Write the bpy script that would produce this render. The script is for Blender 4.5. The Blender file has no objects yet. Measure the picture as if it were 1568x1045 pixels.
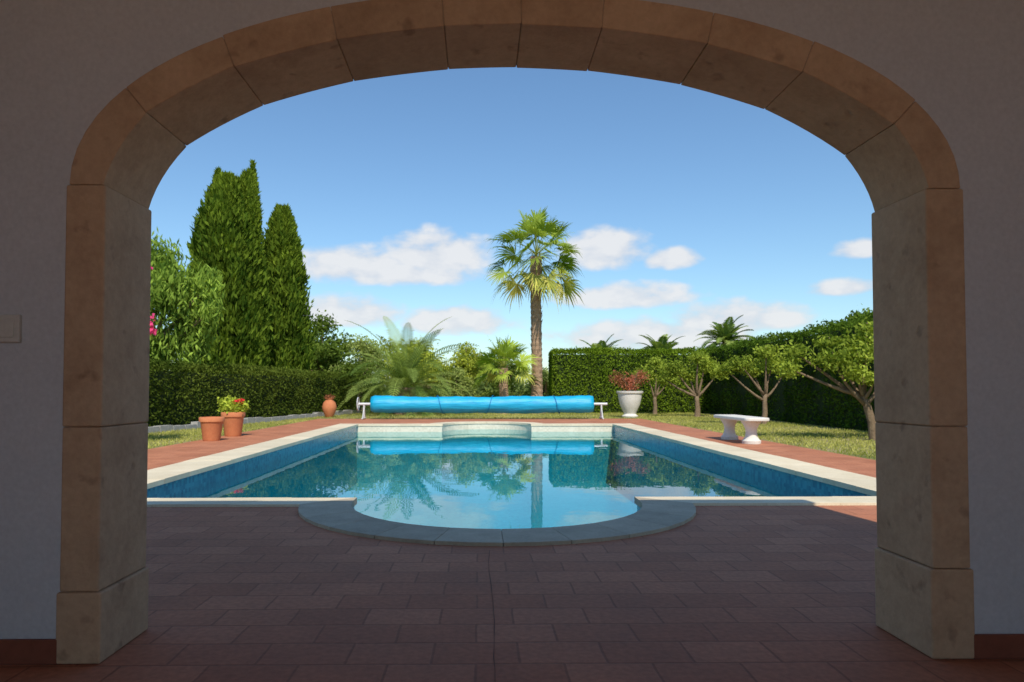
import bpy, bmesh, math, random
import numpy as np
from mathutils import Vector, geometry, noise
random.seed(7); rng=np.random.default_rng(11)
scene=bpy.context.scene
R=math.radians
# ------------------------------------------------ helpers
def link(o,parent=None):
    scene.collection.objects.link(o)
    if parent: o.parent=parent
    return o
def empty(name,loc=(0,0,0)):
    e=bpy.data.objects.new(name,None); e.empty_display_size=.2; scene.collection.objects.link(e); e.location=loc; return e
def mesh(name,v,f,mat=None,parent=None,smooth=False,loc=None):
    m=bpy.data.meshes.new(name); m.from_pydata([tuple(a) for a in v],[],[tuple(a) for a in f]); m.update()
    if mat: m.materials.append(mat)
    if smooth: m.polygons.foreach_set('use_smooth',[True]*len(m.polygons))
    o=bpy.data.objects.new(name,m); link(o,parent)
    if loc: o.location=loc
    return o
def nmat(name):
    m=bpy.data.materials.new(name); m.use_nodes=True; nt=m.node_tree; nt.nodes.clear()
    out=nt.nodes.new('ShaderNodeOutputMaterial'); return m,nt,out
def N(nt,t,**kw):
    n=nt.nodes.new(t)
    for k,v in kw.items():
        if k.startswith('i_'): n.inputs[k[2:].replace('_',' ')].default_value=v
        else: setattr(n,k,v)
    return n
def L(nt,a,b): nt.links.new(a,b)
def ramp(nt,fac,stops):
    r=nt.nodes.new('ShaderNodeValToRGB'); e=r.color_ramp.elements
    while len(e)<len(stops): e.new(.5)
    for i,(p,c) in enumerate(stops):
        e[i].position=p; e[i].color=(*c,1)
    if fac is not None: L(nt,fac,r.inputs[0])
    return r
def mixc(nt,fac,a,b,mode='MIX'):
    n=nt.nodes.new('ShaderNodeMix'); n.data_type='RGBA'; n.blend_type=mode
    for s,x in ((n.inputs[0],fac),(n.inputs[6],a),(n.inputs[7],b)):
        if hasattr(x,'links'): L(nt,x,s)
        elif isinstance(x,(int,float)): s.default_value=x
        else: s.default_value=(*x,1)
    return n.outputs[2]
def surf(name,c1,c2,scale=4,rough=.8,bump=.3,bscale=30,bdist=.01,c3=None,spec=.3,detail=5,island=0.,pits=0.):
    m,nt,out=nmat(name); tc=N(nt,'ShaderNodeTexCoord')
    n1=N(nt,'ShaderNodeTexNoise',i_Scale=scale,i_Detail=detail,i_Roughness=.65); L(nt,tc.outputs['Object'],n1.inputs['Vector'])
    st=[(.3,c1),(.7,c2)] if c3 is None else [(.3,c1),(.55,c2),(.75,c3)]
    r=ramp(nt,n1.outputs[0],st)
    n2=N(nt,'ShaderNodeTexNoise',i_Scale=bscale,i_Detail=5.,i_Roughness=.7); L(nt,tc.outputs['Object'],n2.inputs['Vector'])
    col=mixc(nt,.35,r.outputs[0],mixc(nt,n2.outputs[0],tuple(x*.5 for x in c1),tuple(min(1,x*1.5) for x in c2)))
    hgt=n2.outputs[0]
    if island:
        g=N(nt,'ShaderNodeNewGeometry'); rr=ramp(nt,g.outputs['Random Per Island'],[(0,(1-island,)*3),(1,(1+island*.6,1+island*.55,1+island*.5))])
        col=mixc(nt,1.,col,rr.outputs[0],'MULTIPLY')
    if pits:
        n3=N(nt,'ShaderNodeTexNoise',i_Scale=11.,i_Detail=3.,i_Roughness=.5); L(nt,tc.outputs['Object'],n3.inputs['Vector'])
        pr=ramp(nt,n3.outputs[0],[(.26,(.55,.52,.5)),(.36,(1,1,1))]); col=mixc(nt,pits,col,pr.outputs[0],'MULTIPLY')
        hgt=mixc(nt,.5,n2.outputs[0],pr.outputs[0])
    b=N(nt,'ShaderNodeBump',i_Strength=bump,i_Distance=bdist); L(nt,hgt,b.inputs['Height'])
    p=N(nt,'ShaderNodeBsdfPrincipled',i_Roughness=rough); p.inputs['Specular IOR Level'].default_value=spec
    L(nt,col,p.inputs['Base Color']); L(nt,b.outputs[0],p.inputs['Normal']); L(nt,p.outputs[0],out.inputs[0]); return m
def leafmat(name,rough=.55,trans=.3):
    m,nt,out=nmat(name); a=N(nt,'ShaderNodeAttribute',attribute_name='Col')
    p=N(nt,'ShaderNodeBsdfDiffuse')
    t=N(nt,'ShaderNodeBsdfTranslucent'); mx=N(nt,'ShaderNodeMixShader'); mx.inputs[0].default_value=trans
    L(nt,a.outputs['Color'],p.inputs['Color'])
    L(nt,mixc(nt,1.,a.outputs['Color'],(1.3,1.3,.6),'MULTIPLY'),t.inputs['Color'])
    L(nt,p.outputs[0],mx.inputs[1]);L(nt,t.outputs[0],mx.inputs[2]);L(nt,mx.outputs[0],out.inputs[0]); return m
LEAF=leafmat('leaf')
GAIN=1.3
def setcol(o,cols):
    at=o.data.color_attributes.new('Col','FLOAT_COLOR','POINT')
    c=np.ones((len(cols),4),dtype=np.float32); c[:,:3]=np.array(cols)*GAIN; at.data.foreach_set('color',c.ravel())
def unit(a): return a/np.maximum(np.linalg.norm(a,axis=1,keepdims=True),1e-6)
def vnoise(P,s,seed=0):
    a=P*s+seed*3.7
    v=np.sin(a[:,0]*1.7+1.3*np.sin(a[:,1]*1.1+seed))+np.sin(a[:,1]*1.9+1.2*np.sin(a[:,2]*1.3))+np.sin(a[:,2]*2.1+1.4*np.sin(a[:,0]*1.2+seed))
    return np.clip(v/6+.5,0,1)
def leaves(name,C,l,w,ca,cb,parent=None,dirs=None,dspread=1.,tscale=1.5,cc=None,ccp=0.,mat=None):
    n=len(C); C=np.asarray(C,float)
    a=rng.normal(size=(n,3))
    if dirs is not None: a=dirs+a*dspread*.5
    a=unit(a); b=unit(np.cross(a,rng.normal(size=(n,3))))
    ll=(l*rng.uniform(.6,1.3,n))[:,None]/2; ww=(w*rng.uniform(.6,1.3,n))[:,None]/2
    V=np.stack([C-a*ll,C+b*ww-a*ll*.1,C+a*ll,C-b*ww-a*ll*.1],1).reshape(-1,3)
    t=np.clip(vnoise(C,tscale,3)*.75+rng.uniform(-.2,.45,n),0,1)[:,None]
    col=np.array(ca)*(1-t)+np.array(cb)*t
    if cc is not None:
        k=rng.random(n)<ccp; col[k]=np.array(cc)*rng.uniform(.7,1.2,(k.sum(),1))
    m=bpy.data.meshes.new(name); m.vertices.add(4*n); m.vertices.foreach_set('co',V.ravel().astype(np.float32))
    m.loops.add(4*n); m.loops.foreach_set('vertex_index',np.arange(4*n,dtype=np.int32))
    m.polygons.add(n); m.polygons.foreach_set('loop_start',np.arange(0,4*n,4,dtype=np.int32)); m.polygons.foreach_set('loop_total',np.full(n,4,dtype=np.int32))
    m.update(); m.materials.append(mat or LEAF); o=bpy.data.objects.new(name,m); link(o,parent); setcol(o,np.repeat(col,4,0)); return o
def tube_data(pts,rad,sides=8,V=None,F=None,rough=0.):
    V=[] if V is None else V; F=[] if F is None else F
    base=len(V); n=len(pts)
    for i,p in enumerate(pts):
        p=Vector(p); t=(Vector(pts[min(i+1,n-1)])-Vector(pts[max(i-1,0)])).normalized()
        x=t.cross(Vector((0,1,0)) if abs(t.y)<.9 else Vector((1,0,0))).normalized(); y=t.cross(x)
        for k in range(sides):
            an=2*math.pi*k/sides; r=rad[i]*(1+rough*random.uniform(-1,1))
            V.append(p+x*math.cos(an)*r+y*math.sin(an)*r)
    for i in range(n-1):
        for k in range(sides):
            a=base+i*sides+k; b=base+i*sides+(k+1)%sides; F.append((a,b,b+sides,a+sides))
    F.append(tuple(base+k for k in range(sides))[::-1]); F.append(tuple(base+(n-1)*sides+k for k in range(sides)))
    return V,F
def box(name,x0,x1,y0,y1,z0,z1,mat,parent=None,bev=0.):
    v=[(x,y,z) for z in (z0,z1) for y in (y0,y1) for x in (x0,x1)]
    f=[(0,2,3,1),(4,5,7,6),(0,1,5,4),(2,6,7,3),(0,4,6,2),(1,3,7,5)]
    o=mesh(name,v,f,mat,parent)
    if bev:
        b=o.modifiers.new('b','BEVEL'); b.width=bev; b.segments=3
    return o
def lathe(name,prof,mat,parent,loc,sides=32,sq=None):
    V=[];F=[]
    for r,z in prof:
        for k in range(sides):
            a=2*math.pi*k/sides; V.append((r*math.cos(a)*(sq or 1),r*math.sin(a),z))
    n=len(prof)
    for i in range(n-1):
        for k in range(sides):
            a=i*sides+k;b=i*sides+(k+1)%sides;F.append((a,b,b+sides,a+sides))
    F.append(tuple(range(sides))[::-1]); F.append(tuple((n-1)*sides+k for k in range(sides)))
    o=mesh(name,V,F,mat,parent,smooth=True,loc=loc)
    m=o.modifiers.new('e','EDGE_SPLIT'); m.split_angle=R(50); return o
def sheet(name,loops,z,mat,parent=None,depth=0.):
    polys=[[Vector((x,y,0)) for x,y in lp] for lp in loops]
    tri=geometry.tessellate_polygon(polys); flat=[p for lp in polys for p in lp]
    V=[(p.x,p.y,z) for p in flat]; F=[]
    for t in tri:
        a,b,c=[flat[i] for i in t]
        F.append(tuple(t) if (b-a).cross(c-a).z>0 else tuple(t)[::-1])
    return mesh(name,V,F,mat,parent)
# ------------------------------------------------ materials
plaster=surf('plaster',(.55,.555,.56),(.61,.61,.61),2,.9,.25,60,.004)
stone=surf('sandstone',(.42,.265,.155),(.62,.42,.26),4,.9,.7,38,.010,c3=(.50,.325,.19),island=.14,pits=.7)
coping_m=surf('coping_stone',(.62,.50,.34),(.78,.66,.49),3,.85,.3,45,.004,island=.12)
coping_shade=surf('shaded_coping_stone',(.34,.28,.20),(.52,.44,.32),5,.85,.4,45,.004,island=.14)  # same coping stone with the house's shade put into a darker colour
terracotta=surf('terracotta',(.46,.14,.06),(.60,.23,.10),6,.8,.2,40,.004)
white_stone=surf('white_stone',(.62,.58,.5),(.78,.74,.66),7,.8,.3,40,.005)
bark=surf('bark',(.14,.09,.055),(.30,.22,.14),8,.95,1.,30,.03)
palmbark=surf('palm_bark',(.22,.13,.08),(.46,.31,.20),9,.95,1.,25,.03)
skirt_m=surf('skirting_tile',(.20,.06,.035),(.27,.09,.05),6,.5,.1,40,.003)
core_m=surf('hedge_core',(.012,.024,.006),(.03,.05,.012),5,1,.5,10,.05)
kerb_m=surf('kerb_stone',(.25,.25,.24),(.42,.41,.38),9,.9,.6,20,.02)
cmort_m=surf('coping_grout',(.32,.26,.19),(.40,.33,.25),9,.9,.6,20,.02)
plastic_w=surf('switch_plastic',(.60,.57,.50),(.62,.59,.52),2,.4,.02,60,.001)
steel=surf('steel',(.55,.56,.57),(.7,.7,.7),5,.35,.05,40,.001)
def tiles(name,base1,base2,mortar,bw,bh,ms=.006,bump=.5):
    m,nt,out=nmat(name); tc=N(nt,'ShaderNodeTexCoord')
    nd=N(nt,'ShaderNodeTexNoise',i_Scale=3.,i_Detail=2.); L(nt,tc.outputs['Object'],nd.inputs['Vector'])
    vm=N(nt,'ShaderNodeVectorMath',operation='MULTIPLY_ADD'); L(nt,nd.outputs['Color'],vm.inputs[0]); vm.inputs[1].default_value=(.02,.016,0); L(nt,tc.outputs['Object'],vm.inputs[2])
    br=N(nt,'ShaderNodeTexBrick'); br.offset=.5
    for k,v in (('Scale',1.),('Brick Width',bw),('Row Height',bh),('Mortar Size',ms),('Mortar Smooth',.8),('Bias',0.)): br.inputs[k].default_value=v
    br.inputs['Color1'].default_value=(*base1,1);br.inputs['Color2'].default_value=(*base2,1);br.inputs['Mortar'].default_value=(*mortar,1)
    L(nt,vm.outputs[0],br.inputs['Vector'])
    n1=N(nt,'ShaderNodeTexNoise',i_Scale=1.3,i_Detail=6.,i_Roughness=.7); L(nt,tc.outputs['Object'],n1.inputs['Vector'])
    n2=N(nt,'ShaderNodeTexNoise',i_Scale=40.,i_Detail=4.); L(nt,tc.outputs['Object'],n2.inputs['Vector'])
    col=mixc(nt,1.,br.outputs[0],ramp(nt,n1.outputs[0],[(.25,(.74,.72,.72)),(.75,(1.15,1.13,1.12))]).outputs[0],'MULTIPLY')
    col=mixc(nt,1.,col,ramp(nt,n2.outputs[0],[(.3,(.85,.85,.85)),(.7,(1.1,1.1,1.1))]).outputs[0],'MULTIPLY')
    sub=N(nt,'ShaderNodeMath',operation='MULTIPLY_ADD'); L(nt,br.outputs['Fac'],sub.inputs[0]); sub.inputs[1].default_value=-1.; L(nt,n2.outputs[0],sub.inputs[2])
    b=N(nt,'ShaderNodeBump',i_Strength=bump,i_Distance=.002); L(nt,sub.outputs[0],b.inputs['Height'])
    rr=N(nt,'ShaderNodeMapRange'); L(nt,n1.outputs[0],rr.inputs[0]); rr.inputs[3].default_value=.55; rr.inputs[4].default_value=.8
    p=N(nt,'ShaderNodeBsdfPrincipled'); p.inputs['Specular IOR Level'].default_value=.15; L(nt,rr.outputs[0],p.inputs['Roughness'])
    L(nt,col,p.inputs['Base Color']); L(nt,b.outputs[0],p.inputs['Normal']); L(nt,p.outputs[0],out.inputs[0]); return m
pave_m=tiles('terracotta_paving',(.44,.175,.095),(.53,.225,.125),(.33,.14,.08),.29,.19,ms=.007)
def pooltile(name,c1,c2):
    m,nt,out=nmat(name); tc=N(nt,'ShaderNodeTexCoord')
    v=N(nt,'ShaderNodeTexVoronoi',i_Scale=22.); v.distance='CHEBYCHEV'; v.inputs['Randomness'].default_value=0.1
    L(nt,tc.outputs['Object'],v.inputs['Vector'])
    w=N(nt,'ShaderNodeSeparateColor'); L(nt,v.outputs['Color'],w.inputs[0])
    col=mixc(nt,w.outputs[0],c1,c2)
    p=N(nt,'ShaderNodeBsdfPrincipled',i_Roughness=.25); L(nt,col,p.inputs['Base Color']); L(nt,p.outputs[0],out.inputs[0]); return m
pool_in=pooltile('pool_mosaic',(.004,.26,.36),(.012,.35,.45))
pool_band=pooltile('pool_waterline_tile',(.01,.12,.22),(.04,.26,.36))
pool_pale=pooltile('pool_pale_tile',(.62,.57,.44),(.74,.68,.54))
m,nt,out=nmat('pool_water'); water_m=m
tc=N(nt,'ShaderNodeTexCoord'); mp=N(nt,'ShaderNodeMapping'); mp.inputs['Scale'].default_value=(1,.8,1); L(nt,tc.outputs['Object'],mp.inputs[0])
n1=N(nt,'ShaderNodeTexNoise',i_Scale=2.6,i_Detail=2.); L(nt,mp.outputs[0],n1.inputs['Vector'])
b=N(nt,'ShaderNodeBump',i_Strength=.07,i_Distance=.02); L(nt,n1.outputs[0],b.inputs['Height'])
fr=N(nt,'ShaderNodeFresnel',i_IOR=1.33); L(nt,b.outputs[0],fr.inputs['Normal'])
tr=N(nt,'ShaderNodeBsdfTransparent'); tr.inputs[0].default_value=(.50,.92,.96,1)
gl=N(nt,'ShaderNodeBsdfGlossy',i_Roughness=.0); gl.inputs[0].default_value=(.8,.9,.95,1); L(nt,b.outputs[0],gl.inputs['Normal'])
mx=N(nt,'ShaderNodeMixShader'); L(nt,fr.outputs[0],mx.inputs[0]);L(nt,tr.outputs[0],mx.inputs[1]);L(nt,gl.outputs[0],mx.inputs[2]);L(nt,mx.outputs[0],out.inputs[0])
m,nt,out=nmat('pool_cover_blue'); cover_m=m
tc=N(nt,'ShaderNodeTexCoord'); n1=N(nt,'ShaderNodeTexNoise',i_Scale=5.,i_Detail=4.); mp=N(nt,'ShaderNodeMapping'); mp.inputs['Scale'].default_value=(.4,3,3); L(nt,tc.outputs['Object'],mp.inputs[0]); L(nt,mp.outputs[0],n1.inputs['Vector'])
r=ramp(nt,n1.outputs[0],[(.3,(.0,.30,.55)),(.7,(.005,.43,.68))]); p=N(nt,'ShaderNodeBsdfPrincipled',i_Roughness=.5)
b=N(nt,'ShaderNodeBump',i_Strength=.6,i_Distance=.03); L(nt,n1.outputs[0],b.inputs['Height']); L(nt,b.outputs[0],p.inputs['Normal'])
L(nt,r.outputs[0],p.inputs['Base Color']);L(nt,p.outputs[0],out.inputs[0])
m,nt,out=nmat('lawn_ground'); ground_m=m
tc=N(nt,'ShaderNodeTexCoord'); n1=N(nt,'ShaderNodeTexNoise',i_Scale=.6,i_Detail=6.,i_Roughness=.7); L(nt,tc.outputs['Object'],n1.inputs['Vector'])
n2=N(nt,'ShaderNodeTexNoise',i_Scale=25.,i_Detail=4.); L(nt,tc.outputs['Object'],n2.inputs['Vector'])
r=ramp(nt,n1.outputs[0],[(.35,(.15,.17,.04)),(.5,(.27,.25,.08)),(.68,(.40,.33,.17))])
col=mixc(nt,1.,r.outputs[0],ramp(nt,n2.outputs[0],[(.3,(.6,.6,.6)),(.7,(1.2,1.2,1.2))]).outputs[0],'MULTIPLY')
b=N(nt,'ShaderNodeBump',i_Strength=.8,i_Distance=.03); L(nt,n2.outputs[0],b.inputs['Height'])
p=N(nt,'ShaderNodeBsdfPrincipled',i_Roughness=.95); L(nt,col,p.inputs['Base Color']);L(nt,b.outputs[0],p.inputs['Normal']);L(nt,p.outputs[0],out.inputs[0])

# ------------------------------------------------ pool geometry
PX0,PX1,PY0,PY1=-3.12,3.46,5.64,17.7
CX,CY,RI,RO=.14,5.49,1.14,1.53
FCX,FCY=.20,17.80
SW=.53
def lerp(a,b,t): return a+(b-a)*t
pairs=[]
def seg(i0,o0,i1,o1,n):
    for k in range(n): pairs.append(((lerp(i0[0],i1[0],k/n),lerp(i0[1],i1[1],k/n)),(lerp(o0[0],o1[0],k/n),lerp(o0[1],o1[1],k/n))))
yo=PY0-.32; fo=PY1+.34
c1i,c1o=(PX0,PY0),(PX0-SW,yo)
aL=(CX-RI,PY0); aLo=(CX-1.52,yo)
seg(c1i,c1o,aL,aLo,4)
NA=22
pairs.append((aL,aLo))
for k in range(NA+1):
    t=math.pi+math.pi*k/NA; t2=math.pi+R(6.4)+(math.pi-R(12.8))*k/NA
    pairs.append(((CX+RI*math.cos(t),CY+RI*math.sin(t)),(CX+RO*math.cos(t2),CY+RO*math.sin(t2))))
aR=(CX+RI,PY0); aRo=(CX+1.52,yo)
c2i,c2o=(PX1,PY0),(PX1+SW,yo)
seg(aR,aRo,c2i,c2o,4)
c3i,c3o=(PX1,PY1),(PX1+SW,fo)
seg(c2i,c2o,c3i,c3o,20)
fR=(FCX+RI,PY1); fRo=(FCX+1.5,fo)
seg(c3i,c3o,fR,fRo,4)
pairs.append((fR,fRo))
for k in range(NA+1):
    t=math.pi*k/NA; t2=R(9.2)+(math.pi-R(18.4))*k/NA
    pairs.append(((FCX+RI*math.cos(t),FCY+RI*math.sin(t)),(FCX+RO*math.cos(t2),FCY+RO*math.sin(t2))))
fL=(FCX-RI,PY1); fLo=(FCX-1.5,fo)
c4i,c4o=(PX0,PY1),(PX0-SW,fo)
seg(fL,fLo,c4i,c4o,4)
seg(c4i,c4o,c1i,c1o,20)
pool=empty('swimming_pool')
n=len(pairs)
def coping(name,mat,cond):
    V=[];F=[]
    for i in range(n):
        (i0,o0),(i1,o1)=pairs[i],pairs[(i+1)%n]
        if not cond((o0[1]+o1[1]+i0[1]+i1[1])/4): continue
        L_=math.hypot(o1[0]-o0[0],o1[1]-o0[1])
        if L_<.06 and math.hypot(i1[0]-i0[0],i1[1]-i0[1])<.06: continue
        arc=L_<.3
        g=min(.012,.003/max(L_,.05)); g0=g1=g
        if arc: 
            if i%2: g0=0
            else: g1=0
        ia=(lerp(i0[0],i1[0],g0),lerp(i0[1],i1[1],g0)); ib=(lerp(i0[0],i1[0],1-g1),lerp(i0[1],i1[1],1-g1))
        oa=(lerp(o0[0],o1[0],g0),lerp(o0[1],o1[1],g0)); ob=(lerp(o0[0],o1[0],1-g1),lerp(o0[1],o1[1],1-g1))
        dz=0 if arc else random.uniform(-.002,.002); b0=len(V)
        for z in (-.03,.022+dz):
            for q in (ia,ib,ob,oa): V.append((q[0],q[1],z))
        F+=[(b0,b0+3,b0+2,b0+1),(b0+4,b0+5,b0+6,b0+7)]
        for k in range(4): F.append((b0+k,b0+(k+1)%4,b0+4+(k+1)%4,b0+4+k))
    cp=mesh(name,V,F,mat,pool)
    bm=bmesh.new(); bm.from_mesh(cp.data); bmesh.ops.remove_doubles(bm,verts=bm.verts,dist=.0003); bmesh.ops.recalc_face_normals(bm,faces=bm.faces); bm.to_mesh(cp.data); bm.free()
    b=cp.modifiers.new('b','BEVEL'); b.width=.004; b.segments=2; b.limit_method='ANGLE'; b.angle_limit=R(40)
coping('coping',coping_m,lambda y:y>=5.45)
coping('shaded_coping',coping_shade,lambda y:y<5.45)  # near arc only, shade painted into the stone colour
inn2=[(p[0][0]*.93+p[1][0]*.07,p[0][1]*.93+p[1][1]*.07) for p in pairs]
out2=[(p[0][0]*.03+p[1][0]*.97,p[0][1]*.03+p[1][1]*.97) for p in pairs]
V=[(x,y,.0165) for x,y in inn2]+[(x,y,.0165) for x,y in out2]
mesh('coping_mortar',V,[(i,n+i,n+(i+1)%n,(i+1)%n) for i in range(n)],cmort_m,pool)
wl=[(lerp(p[0][0],p[1][0],.05),lerp(p[0][1],p[1][1],.05)) for p in pairs]
def wall(name,z0,z1,mat,cond):
    V=[(x,y,z0) for x,y in wl]+[(x,y,z1) for x,y in wl]
    F=[(i,(i+1)%n,n+(i+1)%n,n+i) for i in range(n) if cond(i)]
    mesh(name,V,F,mat,pool)
far=lambda i:(wl[i][1]+wl[(i+1)%n][1])/2>PY1
wall('wall_tile_band',-.42,-.03,pool_band,lambda i:not far(i))
wall('far_wall_band',-.42,-.03,pool_pale,far)
wall('wall_mosaic',-1.5,-.42,pool_in,lambda i:True)
sheet('floor_mosaic',[wl],-1.5,pool_in,pool)
sheet('water',[wl],-.18,water_m)
# ------------------------------------------------ ground & paving
gx0,gx1,gy0,gy1=-4.2,4.5,3.6,20.
B=900
V=[(-B,-B,-.012),(B,-B,-.012),(B,B,-.012),(-B,B,-.012),(gx0,gy0,-.012),(gx1,gy0,-.012),(gx1,gy1,-.012),(gx0,gy1,-.012)]
mesh('ground',V,[(0,1,5,4),(1,2,6,5),(2,3,7,6),(3,0,4,7)],ground_m)
out3=[(lerp(p[0][0],p[1][0],.96),lerp(p[0][1],p[1][1],.96)) for p in pairs]
pav=sheet('terrace_paving',[[(-5.05,-9),(5.1,-9),(5.1,21.6),(-5.05,21.6)],out3],0.,pave_m)
V=[];F=[];y=-2.
while y<3.9:
    x=.055+.005*math.sin(y*5)+random.uniform(-.002,.002); w=random.uniform(.0006,.0018)
    V+=[(x-w,y,.003),(x+w,y,.003)]; y+=.09
F=[(2*i,2*i+1,2*i+3,2*i+2) for i in range(len(V)//2-1)]
mesh('paving_crack',V,F,surf('crack',(.14,.065,.04),(.18,.085,.055),20),pav)
# ------------------------------------------------ house with arch
house=empty('house')
YF,YB=2.29,2.61; AX,AZ,A,Bv=.135,1.589,1.40,.56; BW=.113
def ell(t,off=0,a=A,b=Bv):
    x=a*math.cos(t); z=b*math.sin(t)
    nx,nz=math.cos(t)/a,math.sin(t)/b; l=math.hypot(nx,nz)
    return AX+x+nx/l*off, AZ+z+nz/l*off
HX0,HX1,HZ=-4.6,3.0,3.2
op=[ell(math.pi*k/48,BW-.02) for k in range(48,-1,-1)]
prof=[(HX0,-.01),(AX-A-BW+.02,-.01)]+op+[(AX+A+BW-.02,-.01),(HX1,-.01),(HX1,HZ),(HX0,HZ)]
tri=geometry.tessellate_polygon([[Vector((x,z,0)) for x,z in prof]])
nn=len(prof); V=[(x,YF+.006,z) for x,z in prof]+[(x,YB-.006,z) for x,z in prof]
F=[tuple(t) for t in tri]+[tuple(i+nn for i in t)[::-1] for t in tri]+[(i,(i+1)%nn,nn+(i+1)%nn,nn+i) for i in range(nn)]
w=mesh('arch_wall',V,F,plaster,house)
bm=bmesh.new(); bm.from_mesh(w.data); bmesh.ops.recalc_face_normals(bm,faces=bm.faces); bm.to_mesh(w.data); bm.free()
RY=-2.6
box('roof',HX0,HX1,RY,2.70,HZ+.003,HZ+.12,plaster,house)
box('left_wall',HX0,HX0+.2,RY,YF,-.01,HZ,plaster,house)
box('right_wall',HX1-.2,HX1,RY,YF,-.01,HZ,plaster,house)
box('added_rear_wall_left',HX0+.2,-1.45,RY+.02,RY+.25,-.01,HZ,plaster,house,.004)  # unseen wall added to narrow the rear opening and dim the room
box('added_rear_wall_right',1.75,HX1-.2,RY+.02,RY+.25,-.01,HZ,plaster,house,.004)  # other half of the added wall, cuts sun bounce from behind
for nm,x0,x1 in (('skirting_left',HX0+.2,AX-A-BW-.004),('skirting_right',AX+A+BW+.004,HX1-.2)):
    box(nm,x0,x1,YF-.008,YF+.004,0.002,.082,skirt_m,house,.002)
ls=empty('light_switch',(-1.567,YF,1.105))
box('plate',-.042,.042,-.009,.006,-.046,.046,plastic_w,ls,.003)
box('rocker',-.026,.026,-.013,-.0085,-.030,.030,plastic_w,ls,.002)
arch=empty('stone_arch')
xs=[-.898,-.689,-.442,-.182,.006,.203,.462,.695,.918]
ths=[math.pi]+[math.acos(x) for x in xs]+[0.]
V=[];F=[]
for i in range(len(ths)-1):
    t0,t1=ths[i]-.0007,ths[i+1]+.0007; m_=6; b0=len(V)
    jo=random.uniform(-.002,.004); jf=random.uniform(-.002,.002); jr=random.uniform(-.005,.005)
    pin0,pin1=ell(t0),ell(t1)
    for k in range(m_+1):
        t=lerp(t0,t1,k/m_); x,z=ell(t,-jo); X,Z=ell(t,BW+jr)
        cx_,cz_=lerp(pin0[0],pin1[0],k/m_),lerp(pin0[1],pin1[1],k/m_)
        x,z=lerp(x,cx_,.45),lerp(z,cz_,.45)
        V+=[(x,YF+jf,z),(X,YF+jf,Z),(X,YB-jf,Z),(x,YB-jf,z)]
    for k in range(m_):
        a=b0+4*k
        for q in range(4): F.append((a+q,a+(q+1)%4,a+4+(q+1)%4,a+4+q))
    F+=[(b0,b0+3,b0+2,b0+1),(b0+4*m_,b0+4*m_+1,b0+4*m_+2,b0+4*m_+3)]
vs=mesh('voussoirs',V,F,stone,arch)
bm=bmesh.new(); bm.from_mesh(vs.data); bmesh.ops.recalc_face_normals(bm,faces=bm.faces); bm.to_mesh(vs.data); bm.free()
b=vs.modifiers.new('b','BEVEL'); b.width=.004; b.segments=3; b.limit_method='ANGLE'; b.angle_limit=R(40)
for side,x0,x1 in (('left',AX-A-BW,AX-A),('right',AX+A,AX+A+BW)):
    zz=[0.001,.235,.778,AZ-.001] if side=='left' else [0.001,.30,.778,AZ-.001]
    for k in range(3):
        e=(.022,.012,.014)[k]; eo=(.012,.004,.004)[k]
        s=1 if side=='left' else -1
        a0=x0-(eo if s>0 else e); a1=x1+(e if s>0 else eo)
        o=box(f'jamb_{side}_{k+1}',a0,a1,YF-.002*k-.002-(.006 if k==0 else 0),YB+.004-.001*k,zz[k]+.0006,zz[k+1]-.0006,stone,arch,.007)
mortar_m=surf('lime_mortar',(.34,.24,.16),(.42,.31,.21),9,.9,.6,20,.02)
V=[];F=[];m_=60
for k in range(m_+1):
    t=math.pi*k/m_; x,z=ell(t,.008); X,Z=ell(t,BW-.012)
    V+=[(x,YF+.004,z),(X,YF+.004,Z),(X,YB-.004,Z),(x,YB-.004,z)]
for k in range(m_):
    for q in range(4): F.append((4*k+q,4*k+(q+1)%4,4*k+4+(q+1)%4,4*k+4+q))
mesh('mortar',V,F,mortar_m,arch)

# ------------------------------------------------ vegetation
def hedge(name,p0,p1,h,th,nl,ca,cb,l=.07,hv=.06):
    e=empty(name)
    p0=np.array(p0,float);p1=np.array(p1,float); d=p1-p0; Ln=np.linalg.norm(d); d/=Ln; s=np.array([-d[1],d[0]])
    i=.10
    q=[p0+d*i-s*(th/2-i),p1-d*i-s*(th/2-i),p1-d*i+s*(th/2-i),p0+d*i+s*(th/2-i)]
    V=[(a[0],a[1],-.01) for a in q]+[(a[0],a[1],h-.14) for a in q]
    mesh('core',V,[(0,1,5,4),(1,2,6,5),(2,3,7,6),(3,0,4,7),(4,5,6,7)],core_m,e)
    A1=Ln*h;A2=Ln*th;A3=th*h; pr=np.array([A1,A1,A2,A3,A3]); pr/=pr.sum()
    fc=rng.choice(5,nl,p=pr); u=rng.random(nl)*Ln; v=(rng.random(nl)-.5)*th; z=rng.random(nl)*h
    v=np.where(fc==0,-th/2,np.where(fc==1,th/2,v)); z=np.where(fc==2,h,z); u=np.where(fc==3,0,np.where(fc==4,Ln,u))
    P=p0+u[:,None]*d+v[:,None]*s
    C=np.column_stack([P,z]); 
    off=(vnoise(C,1.1,2)-.5)*hv*2+(vnoise(C,4,5)-.5)*hv+rng.normal(size=nl)*.035
    C[:,:2]+=np.where((fc==0)[:,None],-s,np.where((fc==1)[:,None],s,0))*off[:,None]
    C[:,2]+=np.where(fc==2,off+np.abs(rng.normal(size=nl))*.03,0)
    leaves('foliage',C,l,l*.5,ca,cb,e,tscale=1.6); return e
hedge('trimmed_hedge',(-8.3,11.5),(-5.4,27),1.47,1.0,46000,(.025,.045,.006),(.12,.155,.025),.08)
hedge('tall_hedge',(8.9,7),(9.7,27.5),2.5,1.2,50000,(.02,.05,.005),(.10,.16,.02),.095,.16)
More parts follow.
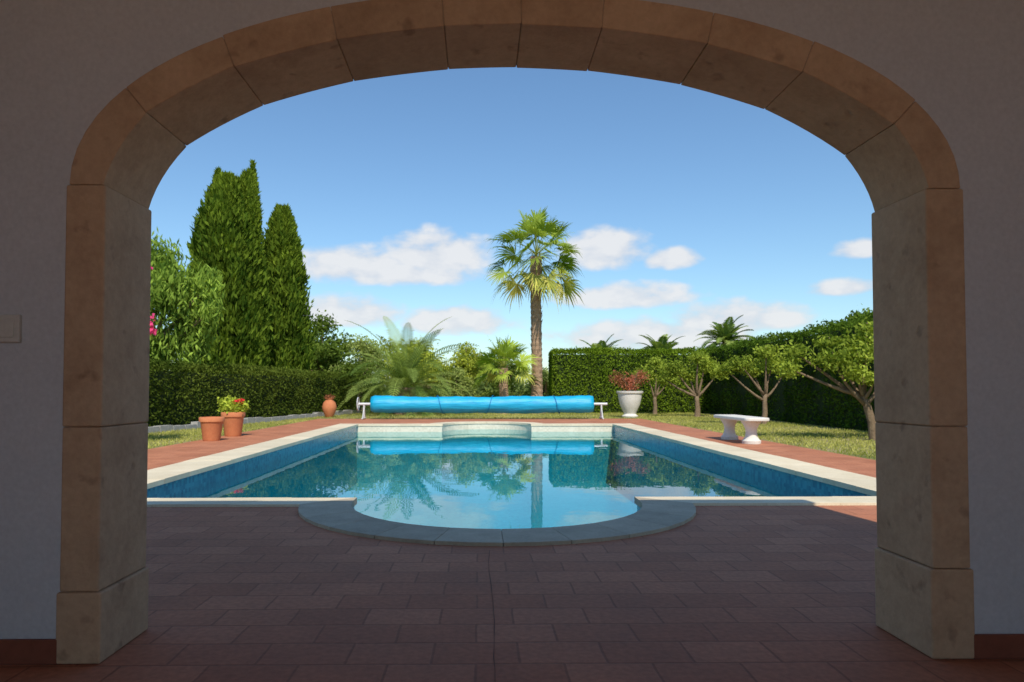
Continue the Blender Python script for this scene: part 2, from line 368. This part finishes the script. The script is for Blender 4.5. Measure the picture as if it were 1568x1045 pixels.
hedge('tall_hedge',(2.9,27.6),(10.2,27.6),2.45,1.4,36000,(.07,.12,.008),(.16,.23,.02),.095)
V=[];F=[]
for k in range(34):
    t0,t1=k/34,(k+1)/34-.002
    p=lambda t,o:(lerp(-7.55,-4.85,t)+o,lerp(11.6,27.,t))
    hh=.13+random.uniform(-.03,.03); b0=len(V)
    for z in (-.01,hh):
        V+=[(*p(t0,0),z),(*p(t1,0),z),(*p(t1,.16),z),(*p(t0,.16),z)]
    F+=[(b0+4,b0+5,b0+6,b0+7)]+[(b0+q,b0+(q+1)%4,b0+4+(q+1)%4,b0+4+q) for q in range(4)]
kb=mesh('stone_kerb',V,F,kerb_m)

def cyprof(u):
    u=np.asarray(u,float)
    return np.where(u<.12,.85+.15*u/.12,1.)*np.where(u>.25,np.clip(1-((u-.25)/.78)**1.9,0,1)**.62,1.)
def cypress(loc,h,r,nl,seed,lean=0,tips=4):
    e=empty('cypress_tree',loc)
    V,F=tube_data([(0,0,-.1),(0,0,h*.5),(lean*.5,0,h*.9)],[.16,.12,.02],8); mesh('trunk',V,F,bark,e)
    u=rng.random(nl)**.95; ang=rng.random(nl)*2*np.pi
    P=np.column_stack([np.cos(ang),np.sin(ang),u*h*.3])
    bump=.66+.34*vnoise(P*2.2,1.3,seed)+.13*np.sin(ang*6+u*11+seed)+.24*vnoise(P*7,1.3,seed+2)
    rad=r*cyprof(u)*bump*(1+rng.normal(size=nl)*.12)
    C=np.column_stack([np.cos(ang)*rad+lean*u**2,np.sin(ang)*rad,u*h*.96+.1+rng.normal(size=nl)*.05])
    rd=random.Random(seed)
    for k in range(tips):
        a=rd.uniform(0,6.28); rr=r*rd.uniform(.1,.5); m=450; v=rng.random(m); hh=rd.uniform(.5,1.1)*h*.11
        tx,ty=math.cos(a)*rr+lean,math.sin(a)*rr
        z0=h*rd.uniform(.80,.93); w_=.14*(1-v)+.03; q=rng.random(m)*6.28
        C=np.vstack([C,np.column_stack([tx+np.cos(q)*w_,ty+np.sin(q)*w_,z0+v*hh])]); ang=np.concatenate([ang,q])
    d=np.column_stack([np.cos(ang)*.45,np.sin(ang)*.45,np.ones(len(ang))])
    leaves('foliage',C,.28,.085,(.03,.065,.008),(.17,.235,.025),e,dirs=d,dspread=.7,tscale=2.4)
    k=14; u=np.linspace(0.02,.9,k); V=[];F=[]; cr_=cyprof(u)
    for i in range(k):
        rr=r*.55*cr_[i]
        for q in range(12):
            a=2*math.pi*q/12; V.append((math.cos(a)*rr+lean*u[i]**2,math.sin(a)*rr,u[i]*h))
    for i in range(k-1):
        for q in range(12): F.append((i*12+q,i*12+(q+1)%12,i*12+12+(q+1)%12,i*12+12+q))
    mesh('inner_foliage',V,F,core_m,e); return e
cypress((-9.05,24.3,0),8.75,1.22,30000,1,.05,6)
cypress((-8.4,24.7,0),9.0,.66,16000,4,.0,4)
cypress((-7.6,26.4,0),8.2,.90,24000,7,-.02,3)

def blob_pts(blobs,n,shell=.55):
    bl=np.array(blobs,float); wgt=bl[:,3]*bl[:,4]+bl[:,4]*bl[:,5]+bl[:,3]*bl[:,5]; wgt/=wgt.sum()
    k=rng.choice(len(bl),n,p=wgt); d=unit(rng.normal(size=(n,3)))
    r=(shell+(1-shell)*rng.random(n))*(1+.18*rng.normal(size=n)*1.1)
    return bl[k,:3]+d*bl[k,3:6]*r[:,None]
def tree(name,loc,blobs,nl,l,ca,cb,trunk_h,tr=.09,lean=(0,0),dirs=None,shell=.5,lw=.5,branches=None,tscale=1.5,cc=None,ccp=0):
    e=empty(name,loc); V=[];F=[]
    top=(lean[0],lean[1],trunk_h)
    tube_data([(0,0,-.1),(0,0,.02),(lean[0]*.3+.02,lean[1]*.3,trunk_h*.4),(lean[0]*.6,lean[1]*.7,trunk_h*.75),top],[tr*1.5,tr*1.25,tr,tr*.9,tr*.8],9,V,F,.08)
    for bl in blobs:
        c=Vector(bl[:3]); st=Vector(top)*random.uniform(.75,1.); mid=st.lerp(c,.5)+Vector((random.uniform(-.08,.08),random.uniform(-.08,.08),random.uniform(-.12,.02)))*bl[3]*2
        tube_data([st,st.lerp(mid,.5)+Vector((0,0,-.02)),mid,c,c+Vector((0,0,bl[5]*.6))],[tr*.6,tr*.5,tr*.38,tr*.22,.008],6,V,F,.08)
    mesh('trunk',V,F,bark,e,smooth=True)
    C=blob_pts(blobs,nl,shell); D=None
    if dirs is not None: D=np.tile(np.array(dirs,float),(nl,1))
    leaves('foliage',C,l,l*lw,ca,cb,e,dirs=D,tscale=tscale,cc=cc,ccp=ccp); return e
def rblobs(n,R_,z0,z1,rb,fl=.8):
    o=[]
    for i in range(n):
        a=2*math.pi*(i/n)*1.0+random.uniform(-.4,.4); rr=R_*random.uniform(.45,1.)
        if i%3==0: rr*=.35
        b=rb*random.uniform(.7,1.2); o.append((math.cos(a)*rr,math.sin(a)*rr,random.uniform(z0,z1),b,b,b*fl))
    return o
CA,CB=(.06,.10,.01),(.34,.41,.06)
tree('citrus_tree',(7.22,12.4,0),[(-.3,0,1.55,.42,.45,.26),(-.85,-.2,1.45,.38,.4,.22),(-1.35,.2,1.6,.3,.3,.2),(-.1,.1,1.8,.42,.4,.25),(-.75,.1,1.78,.3,.35,.16),(.5,-.1,1.5,.45,.45,.35),(-.5,-.3,1.2,.26,.3,.16),(-1.5,.1,1.3,.22,.25,.16),(-.15,-.3,1.1,.22,.25,.14),(-.1,0,2.05,.2,.2,.15)],4700,.095,CA,CB,.8,.07,lean=(-.2,0),shell=.2)
tree('citrus_tree',(7.45,17.8,0),[(-.6,0,1.6,.40,.4,.24),(.3,.1,1.6,.38,.5,.26),(0,-.2,1.9,.3,.38,.2),(-.95,.1,1.45,.26,.3,.18),(.6,0,1.4,.28,.35,.22),(-.2,.2,1.4,.26,.4,.16)],3900,.095,CA,CB,.8,.065,lean=(.05,0),shell=.2)
tree('citrus_tree',(7.3,22.8,0),[(-.75,0,1.6,.46,.5,.3),(.3,.1,1.75,.46,.5,.3),(0,-.2,2.0,.34,.38,.2),(-1.1,.1,1.3,.3,.3,.22),(.75,0,1.5,.36,.35,.26),(-.2,.2,1.4,.4,.4,.2)],5000,.10,CA,CB,.7,.085,shell=.2)
tree('citrus_tree',(6.5,25.2,0),[(-.35,0,1.5,.42,.5,.3),(.3,.1,1.6,.42,.5,.28),(0,-.2,1.9,.34,.38,.22),(.55,0,1.3,.36,.4,.26)],4400,.10,CA,CB,.7,.07,shell=.2)
bl=[(-.9,0,3.6,1.1,1,1.0),(.2,.2,4.1,.8,.9,.7),(1.0,-.3,3.3,.6,.8,.8),(-.2,-.6,2.6,1.0,.8,1.0),(1.3,.2,2.3,.5,.6,.8),(.5,0,1.9,.7,.7,.7),(-1.3,.2,4.6,.7,.8,.5),(-1.6,0,2.4,.9,.9,1.0),(1.75,0,3.55,.38,.5,.45),(1.85,0,2.9,.26,.4,.5),(.1,0,3.2,.8,.8,.8)]
tree('pepper_tree',(-8.6,17.2,0),bl,30000,.20,(.06,.11,.015),(.29,.40,.065),1.6,.16,dirs=(0,0,-1),lw=.27,shell=.2,tscale=2.2)
bg_=tree('bougainvillea',(-6.2,11.2,0),[(0,0,2.4,.6,.5,.45),(.45,0,2.75,.35,.3,.3),(.45,0,1.85,.3,.3,.3),(-.3,.1,1.7,.6,.5,.6)],2600,.10,(.03,.07,.012),(.12,.2,.04),1.,.05,shell=.3)
leaves('blossom',blob_pts([(.68,-.1,2.9,.17,.2,.18),(.74,-.1,2.0,.18,.2,.16),(.5,-.2,2.5,.2,.2,.2),(.88,-.1,1.86,.09,.1,.07)],900,.2),.075,.06,(.42,.03,.12),(.75,.10,.26),bg_,tscale=5)

def btree(name,x,y,h,r,nl,ca,cb,n=9,l=.2,trunk=.25):
    bls=[(bx,by,bz,b,b2,b3) for bx,by,bz,b,b2,b3 in rblobs(n,r*.75,h*.4,h*.8,r*.42)]
    bls.append((0,0,h-r*.3,r*.38,r*.38,r*.3))
    return tree(name,(x,y,0),bls,nl,l,ca,cb,h*.4,trunk*.5,shell=.3,tscale=1.6)
D1,D2=(.03,.06,.01),(.15,.21,.035)
O1,O2=(.09,.12,.03),(.30,.35,.10)
Y1,Y2=(.14,.17,.015),(.42,.46,.07)
btree('carob_tree',-7.6,33,4.6,2.0,8000,D1,D2)
btree('carob_tree',-9.6,36,4.6,2.3,7000,D1,D2)
btree('olive_tree',-5.4,31,3.4,1.6,7000,O1,O2,l=.14)
btree('olive_tree',-2.6,33,2.9,1.7,7000,Y1,Y2,l=.14)
btree('olive_tree',-.6,31.5,3.1,1.4,6000,Y1,Y2,l=.14)
btree('olive_tree',1.2,36,3.0,1.5,6000,D1,D2,l=.14)
btree('olive_tree',-3.6,38,3.9,2.2,6000,Y1,Y2,l=.18)
btree('olive_tree',3.2,33,2.0,1.2,4000,O1,O2,l=.14)
btree('lemon_tree',-5.2,27.6,2.2,1.1,5000,D1,D2,l=.11)
btree('lemon_tree',-.9,29,1.9,1.0,5000,O1,O2,l=.11)
btree('oak_tree',13.6,24,3.8,1.4,7000,D1,(.17,.24,.035),l=.16)
btree('oak_tree',17.5,33,4.2,2.0,6000,D1,D2,l=.2)
bls=[]
for i in range(46):
    x=random.uniform(-7,5); bls.append((x,random.uniform(28.2,30),random.uniform(.15,.5),random.uniform(.4,.8),.5,random.uniform(.3,.6)))
leaves('shrub_border',blob_pts(bls,22000,.4),.12,.06,(.04,.07,.012),(.22,.27,.05),tscale=1.6)
bls=[]
for i in range(150):
    a=R(-48+96*i/149)+random.uniform(-.01,.01); d=random.uniform(46,64); h=random.uniform(1.2,2.9)
    bls.append((math.sin(a)*d,math.cos(a)*d,h*.5,random.uniform(1.5,2.8),1.8,h*.75))
leaves('distant_trees',blob_pts(bls,45000,.3),.40,.24,(.05,.08,.02),(.18,.23,.07),tscale=.6)

def fan_palm(name,loc,h,tr,R_,nf,fan_r,pet,segs=22,seed=1,yellow=.35,elmin=-40,c0=(.10,.17,.02),c1=(.30,.38,.06),bulk=1.35):
    rd=random.Random(seed); e=empty(name,loc)
    V=[];F=[]; k=60
    pts=[(math.sin(i*.1)*.02,0,-.1+(h+.1)*i/k) for i in range(k+1)]
    rad=[tr*(1+.55*math.exp(-i/5))*(1+.07*(i%2))*(1+.12*max(0,i/k-.85)/.15) for i in range(k+1)]
    tube_data(pts,rad,14,V,F,.05)
    for i in range(int(90*h/5)):
        z=rd.uniform(h*.1,h)*1.0
        if rd.random()>z/h*1.2: continue
        a=rd.uniform(0,6.28); c=Vector((math.cos(a),math.sin(a),0)); s=Vector((-math.sin(a),math.cos(a),0))
        b=Vector((0,0,z))+c*tr*.95; q=len(V); w=.07*tr/.25
        V+=[b-s*w,b+s*w,b+c*.06+Vector((0,0,.16))+s*w*.4,b+c*.06+Vector((0,0,.16))-s*w*.4]; F.append((q,q+1,q+2,q+3))
    mesh('trunk',V,F,palmbark,e)
    V=[];F=[];CC=[]
    for f in range(nf):
        t=(f+.5)/nf; az=f*2.39996+rd.uniform(-.3,.3)
        el=R(lerp(88,elmin,t**.8))+rd.uniform(-.15,.15)
        c=Vector((math.cos(az),math.sin(az),0)); d=c*math.cos(el)+Vector((0,0,math.sin(el)))
        o=Vector((0,0,h+.12*(1-t))); pl=pet*rd.uniform(.75,1.2)*(1-.12*max(0,math.sin(el)))
        dro=Vector((0,0,-.18*pl*(math.cos(el)))); hub=o+d*pl+dro; mid=o+d*pl*.5+dro*.25
        s=Vector((-math.sin(az),math.cos(az),0)); q=len(V); w=.022
        V+=[o-s*w,o+s*w,mid+s*w,mid-s*w,hub+s*w*.7,hub-s*w*.7]; F+=[(q,q+1,q+2,q+3),(q+3,q+2,q+4,q+5)]; CC+=[(.26,.28,.07)]*6
        d2=(d+Vector((0,0,-.3*math.cos(el)))).normalized()
        rl=rd.uniform(-.8,.8); n0=d2.cross(s).normalized(); s2=(s*math.cos(rl)+n0*math.sin(rl)).normalized(); nrm=d2.cross(s2).normalized()
        g=Vector(c0).lerp(Vector(c1),rd.random())
        if t>1-yellow: g=g.lerp(Vector((.46,.42,.11)),min(1,(t-(1-yellow))/yellow*1.1))
        rs=rd.uniform(.75,1.12)
        for j in range(segs):
            a=R(lerp(-108,108,j/(segs-1)))+rd.uniform(-.05,.05)
            dd=(d2*math.cos(a)+s2*math.sin(a)+nrm*(.22*abs(math.sin(a)))*(1 if nrm.z>0 else -1)).normalized()
            ln=fan_r*rs*(.62+.38*math.cos(a*.8))*rd.uniform(.82,1.14)
            pp=dd.cross(nrm).normalized(); wd=ln*.046
            m1=hub+dd*ln*.45; m2=hub+dd*ln*.75+Vector((0,0,-ln*.07)); tip=hub+dd*ln*.98+Vector((0,0,-ln*rd.uniform(.12,.42)))
            q=len(V); V+=[hub,m1-pp*wd,m1+pp*wd,m2-pp*wd*.5,m2+pp*wd*.5,tip]
            F+=[(q,q+1,q+2),(q+1,q+3,q+4,q+2),(q+3,q+5,q+4)]
            sh=rd.uniform(.8,1.2); CC+=[tuple(g*sh*.8)]+[tuple(g*sh)]*4+[tuple((g*sh).lerp(Vector((.36,.32,.12)),.35))]
    o=mesh('fronds',V,F,LEAF,e); setcol(o,np.array(CC)); return e
fan_palm('fan_palm',(2.27,27.0,0),6.2,.205,2,54,.92,1.24,seed=3,yellow=.32,elmin=-52)
fan_palm('fan_palm',(.95,26.4,0),1.75,.17,1,28,.75,.74,seed=9,yellow=.1,elmin=-20,c0=(.13,.21,.02),c1=(.34,.42,.06))
def feather_palm(name,loc,th,tr,nf,FL,seed=1,c1=(.06,.11,.025),c2=(.22,.28,.07),lf=.42,nl=34,elmin=5,lw=.022):
    rd=random.Random(seed); e=empty(name,loc)
    V,F=tube_data([(0,0,-.1),(0,0,th*.5),(0,0,th)],[tr*1.15,tr,tr*1.05],12,None,None,.1); mesh('trunk',V,F,palmbark,e)
    V=[];F=[];CC=[]
    for f in range(nf):
        az=f*2.39996+rd.uniform(-.2,.2); t=(f+.5)/nf; el=R(lerp(84,elmin,t**.8)); L0=FL*rd.uniform(.8,1.1)
        c=Vector((math.cos(az),math.sin(az),0)); s=Vector((-math.sin(az),math.cos(az),0)); p=Vector((0,0,th-.1)); cur=el
        g=Vector(c1).lerp(Vector(c2),rd.random()); st=L0/nl; bend=rd.uniform(.8,1.3)/nl*(.6+.7*math.cos(el))
        twist=rd.uniform(-.4,.4)
        for i in range(nl):
            tt=i/nl; cur-=bend*(.5+1.4*tt); d=c*math.cos(cur)+Vector((0,0,math.sin(cur))); nx=p+d*st
            q=len(V); w=.018*(1-tt*.8); V+=[p-s*w,p+s*w,nx+s*w,nx-s*w]; F.append((q,q+1,q+2,q+3)); CC+=[tuple(g*1.4)]*4
            if tt>.1:
                ln=lf*math.sin(math.pi*min(1,(tt*.85+.16)))**.6*rd.uniform(.85,1.1); up=s.cross(d)
                if up.z<0: up=-up
                for sg in (-1,1):
                    dd=(s*sg*.75+d*.7+up*(.35+twist*sg)*.6).normalized(); q=len(V); w2=d*lw
                    m1=p+dd*ln*.5; tip=p+dd*ln+Vector((0,0,-ln*.18))
                    V+=[p-w2*.5,p+w2*.5,m1+w2,m1-w2,tip]; F+=[(q,q+1,q+2,q+3),(q+3,q+2,q+4)]; k=rd.uniform(.75,1.25); CC+=[tuple(g*k)]*5
            p=nx
    o=mesh('fronds',V,F,LEAF,e); setcol(o,np.array(CC)); return e
feather_palm('date_palm',(-2.75,25.6,0),1.0,.38,58,3.4,seed=5,elmin=0,lw=.026,lf=.48)
feather_palm('date_palm',(8.9,50,0),3.0,.3,40,2.4,seed=6,nl=22,lw=.07,lf=.6)
feather_palm('date_palm',(13.4,50,0),3.3,.3,40,2.4,seed=7,nl=22,lw=.07,lf=.6)
feather_palm('date_palm',(18.2,50,0),4.4,.3,40,2.4,seed=8,nl=22,lw=.07,lf=.6)

def strip(x0,x1,y0,y1,n):
    return np.column_stack([rng.uniform(x0,x1,n),rng.uniform(y0,y1,n),np.full(n,.01)])
C=np.vstack([strip(-7.6,-5.07,8,27,20000),strip(5.12,8.4,6,27,26000),strip(-5,5.2,21.7,27,12000)])
k=vnoise(C,.9,5)>.33; C=C[k|(rng.random(len(C))<.35)]
leaves('grass',C,.07,.014,(.18,.21,.04),(.50,.46,.15),dirs=np.tile([0,0,1.],(len(C),1)),dspread=1.,tscale=.8)

# ------------------------------------------------ objects
reel=empty('pool_cover_reel',(.1,21.3,0))
V=[];F=[];k=60;sd=40
for i in range(k+1):
    x=-3.45+6.9*i/k; rr=.265+.012*math.sin(i*.35)+.006*math.sin(i*1.7)+(-.03 if i in(0,k) else 0)
    sag=-.03*math.sin(math.pi*i/k)
    for q in range(sd):
        a=2*math.pi*q/sd; r_=rr*(1+.03*math.sin(a*2+i*.1)+.012*math.sin(a*5+i*.5)); V.append((x,math.cos(a)*r_,.47+sag+math.sin(a)*r_*.97))
for i in range(k):
    for q in range(sd): F.append((i*sd+q,i*sd+(q+1)%sd,(i+1)*sd+(q+1)%sd,(i+1)*sd+q))
F.append(tuple(range(sd))[::-1]);F.append(tuple(k*sd+q for q in range(sd)))
mesh('rolled_cover',V,F,cover_m,reel,smooth=True)
V,F=tube_data([(-3.85,0,.47),(3.9,0,.47)],[.04,.04],14); mesh('axle',V,F,steel,reel)
strap_m=surf('strap',(.0,.16,.36),(.0,.20,.42),6,.6)
for j,(xa,xb) in enumerate(((-1.5,-1.1),(0.45,-.0),(2.1,2.5))):
    V=[];F=[]
    for q in range(25):
        a=2*math.pi*q/24; x=lerp(xa,xb,(q/24)); V+=[(x-.012,math.cos(a)*.292,.450+math.sin(a)*.285),(x+.012,math.cos(a)*.292,.450+math.sin(a)*.285)]
    F=[(2*q,2*q+1,2*q+3,2*q+2) for q in range(24)]; mesh(f'strap_{j+1}',V,F,strap_m,reel)
for sg,xx in ((-1,-3.68),(1,3.72)):
    V,F=tube_data([(xx,0,.03),(xx,0,.5)],[.03,.03],10); tube_data([(xx,-.32,.03),(xx,.32,.03)],[.022,.022],10,V,F)
    tube_data([(xx,-.24,.04),(xx,0,.36)],[.016,.016],8,V,F); tube_data([(xx,.24,.04),(xx,0,.36)],[.016,.016],8,V,F)
    mesh('stand',V,F,steel,reel)
V=[];F=[]
pts=[( -3.86,math.cos(a)*.2,.47+math.sin(a)*.2) for a in [2*math.pi*i/24 for i in range(25)]]
tube_data(pts,[.014]*25,6,V,F)
for a in (0,2.09,4.19): tube_data([(-3.86,0,.47),(-3.86,math.cos(a)*.2,.47+math.sin(a)*.2)],[.012,.012],6,V,F)
mesh('handwheel',V,F,steel,reel)
bench=empty('stone_bench',(4.58,11.95,0))
def slab(name,lx,ly,z0,z1,mat,par):
    V=[];F=[];pts=[]
    for cx,cy,a0 in ((lx-.08,ly-.08,0),(-lx+.08,ly-.08,90),(-lx+.08,-ly+.08,180),(lx-.08,-ly+.08,270)):
        for k in range(6): a=R(a0+18*k); pts.append((cx+.08*math.cos(a),cy+.08*math.sin(a)))
    m_=len(pts); V=[(x,y,z0) for x,y in pts]+[(x,y,z1) for x,y in pts]
    F=[tuple(range(m_))[::-1],tuple(range(m_,2*m_))]+[(i,(i+1)%m_,m_+(i+1)%m_,m_+i) for i in range(m_)]
    o=mesh(name,V,F,mat,par); b=o.modifiers.new('b','BEVEL'); b.width=.018; b.segments=3; b.limit_method='ANGLE'; return o
slab('seat',.21,.80,.385,.445,white_stone,bench)
prof=[(.15,.0),(.155,.05),(.13,.07),(.10,.12),(.09,.19),(.10,.26),(.13,.32),(.16,.36),(.165,.384)]
lathe('leg_1',prof,white_stone,bench,(0,-.50,.002)); lathe('leg_2',prof,white_stone,bench,(0,.50,.002))
def pot(name,loc,h,r,mat,plant):
    e=empty(name,loc)
    lathe('pot',[(r*.68,0),(r*.74,.03),(r*.93,h*.78),(r*.95,h*.80),(r*1.04,h*.81),(r*1.06,h*.97),(r*1.0,h),(r*.88,h),(r*.86,h*.9),(.01,h*.9)],mat,e,(0,0,0))
    if plant: plant(e,h,r)
    return e
def pl1(e,h,r):
    b=[(0,0,h+.08,.24,.24,.14),(-.12,.05,h+.18,.2,.18,.12),(.12,0,h+.1,.16,.16,.12)]
    leaves('plant',blob_pts(b,1800,.2),.07,.045,(.14,.22,.02),(.46,.50,.07),e,tscale=6)
    leaves('flowers',blob_pts([(.14,-.02,h+.2,.16,.18,.08)],60,.3),.05,.045,(.5,.02,.03),(.7,.05,.06),e)
pot('terracotta_pot',(-4.78,12.3,0.001),.42,.205,terracotta,None)
pot('terracotta_pot',(-4.83,13.5,0.001),.47,.215,terracotta,pl1)
def pl3(e,h,r): leaves('plant',blob_pts([(0,0,h+.04,.17,.17,.1)],500,.2),.07,.04,(.1,.06,.03),(.3,.12,.06),e)
e=empty('clay_jar',(-5.0,22.9,0.001))
lathe('jar',[(.11,0),(.14,.04),(.22,.22),(.24,.34),(.2,.48),(.13,.56),(.12,.60),(.16,.63),(.15,.64),(.1,.63)],terracotta,e,(0,0,0)); pl3(e,.62,.1)
e=empty('stone_urn_planter',(5.0,22.6,0.0))
lathe('urn',[(.26,0.0),(.27,.05),(.22,.08),(.19,.12),(.24,.22),(.33,.42),(.38,.66),(.39,.78),(.43,.80),(.44,.86),(.40,.87),(.36,.86),(.01,.80)],white_stone,e,(0,0,.002))
V=[];F=[]
for i in range(14):
    a=random.uniform(0,6.28); r_=random.uniform(.2,.6); tube_data([(0,0,.8),(math.cos(a)*r_*.5,math.sin(a)*r_*.5,1.15),(math.cos(a)*r_,math.sin(a)*r_,1.3+random.uniform(0,.25))],[.012,.01,.004],5,V,F)
mesh('stems',V,F,bark,e)
leaves('plant',blob_pts([(0,0,1.2,.5,.5,.28),(-.4,0,1.3,.28,.3,.25),(.4,0,1.35,.3,.3,.25),(0,0,1.0,.35,.35,.15)],1300,.2),.085,.04,(.14,.08,.03),(.42,.14,.09),e,tscale=4)

# ------------------------------------------------ light & sky
el,az=R(49.6),R(8)
S=Vector((math.sin(az)*math.cos(el),-math.cos(az)*math.cos(el),math.sin(el)))
sun=bpy.data.lights.new('sun','SUN'); sun.energy=4.5; sun.angle=R(.5); sun.color=(1,.93,.80)
so=bpy.data.objects.new('sun',sun); link(so); so.rotation_euler=S.to_track_quat('Z','Y').to_euler(); so.location=(5,-10,20)
wd=bpy.data.worlds.new('World'); scene.world=wd; wd.use_nodes=True; nt=wd.node_tree; nt.nodes.clear()
out=N(nt,'ShaderNodeOutputWorld'); sk=N(nt,'ShaderNodeTexSky'); sk.sky_type='NISHITA'; sk.sun_disc=False
sk.sun_elevation=el; sk.sun_rotation=math.pi-az; sk.air_density=1.2; sk.dust_density=.3; sk.ozone_density=2.5
bg=N(nt,'ShaderNodeBackground'); bg.inputs[1].default_value=.135
L(nt,mixc(nt,1.,sk.outputs[0],(.80,.98,1.10),'MULTIPLY'),bg.inputs[0])
tc=N(nt,'ShaderNodeTexCoord'); sp=N(nt,'ShaderNodeSeparateXYZ'); L(nt,tc.outputs['Generated'],sp.inputs[0])
def M(op,a,b=None,c=None):
    n=nt.nodes.new('ShaderNodeMath'); n.operation=op
    for i,x in enumerate((a,b,c)):
        if x is None: continue
        if isinstance(x,(int,float)): n.inputs[i].default_value=x
        else: L(nt,x,n.inputs[i])
    return n.outputs[0]
AZ_=M('MULTIPLY',M('ARCTAN2',sp.outputs[0],sp.outputs[1]),57.2958)
EL_=M('MULTIPLY',M('ARCSINE',sp.outputs[2]),57.2958)
cb=N(nt,'ShaderNodeCombineXYZ'); L(nt,M('MULTIPLY',AZ_,.18),cb.inputs[0]); L(nt,M('MULTIPLY',EL_,.32),cb.inputs[1])
nz=N(nt,'ShaderNodeTexNoise',i_Scale=1.9,i_Detail=6.,i_Roughness=.5); L(nt,cb.outputs[0],nz.inputs['Vector'])
clouds=[(-3.6,10.9,5.4,2.9),(-10.5,9.9,6.6,2.2),(-7,9.5,9.6,1.6),(10.5,11.2,4.4,2.5),(15.9,10.4,2.8,1.2),(12.3,7.5,6.6,1.5),(20.3,5.4,6.6,2.0),(14.6,4.2,10.5,2.),(-11.,6.2,5.8,1.9),(-1.9,5.6,5.6,1.8),(28.4,7.5,3.2,.9),(29.8,10.2,2.6,1.),(-30,8,6,1.6),(50,7,8,1.8),(-70,9,9,2)]
Fd=None
for a,e_,rx,ry in clouds:
    dx=M('MULTIPLY',M('SUBTRACT',AZ_,a),1/rx); dyv=M('SUBTRACT',EL_,e_)
    dy=M('MAXIMUM',M('MULTIPLY',dyv,1/ry),M('MULTIPLY',dyv,-1/(ry*.62)))
    f=M('MULTIPLY_ADD',dx,dx,M('MULTIPLY',dy,dy))
    Fd=f if Fd is None else M('MINIMUM',Fd,f)
Fn=M('ADD',M('MAXIMUM',M('SUBTRACT',1.,Fd),-3.),M('MULTIPLY',M('SUBTRACT',nz.outputs[0],.5),2.1))
mr=N(nt,'ShaderNodeMapRange'); mr.interpolation_type='SMOOTHSTEP'; L(nt,Fn,mr.inputs[0]); mr.inputs[1].default_value=-.05; mr.inputs[2].default_value=.8; mr.inputs[3].default_value=0; mr.inputs[4].default_value=.93
cr=ramp(nt,M('ADD',M('MULTIPLY',nz.outputs[0],.6),M('MULTIPLY',Fn,.25)),[(.25,(.64,.70,.80)),(.56,(.88,.89,.91))])
bc=N(nt,'ShaderNodeBackground'); bc.inputs[1].default_value=.95; L(nt,cr.outputs[0],bc.inputs[0])
mx=N(nt,'ShaderNodeMixShader'); L(nt,mr.outputs[0],mx.inputs[0]);L(nt,bg.outputs[0],mx.inputs[1]);L(nt,bc.outputs[0],mx.inputs[2]);L(nt,mx.outputs[0],out.inputs[0])
wd.cycles.sampling_method='MANUAL'; wd.cycles.sample_map_resolution=512
# ------------------------------------------------ camera
cam=bpy.data.cameras.new('camera'); co=bpy.data.objects.new('camera',cam); link(co); scene.camera=co
cam.lens=24; cam.sensor_width=36; cam.clip_end=3000; cam.clip_start=.05
co.location=(0,0,.9); co.rotation_euler=(R(91.66),0,R(-.84)); cam.shift_x=.0223; cam.shift_y=.0287
cam.dof.use_dof=True; cam.dof.focus_distance=3.0; cam.dof.aperture_fstop=6.3
scene.view_settings.view_transform='Standard'; scene.view_settings.look='None'; scene.view_settings.exposure=0
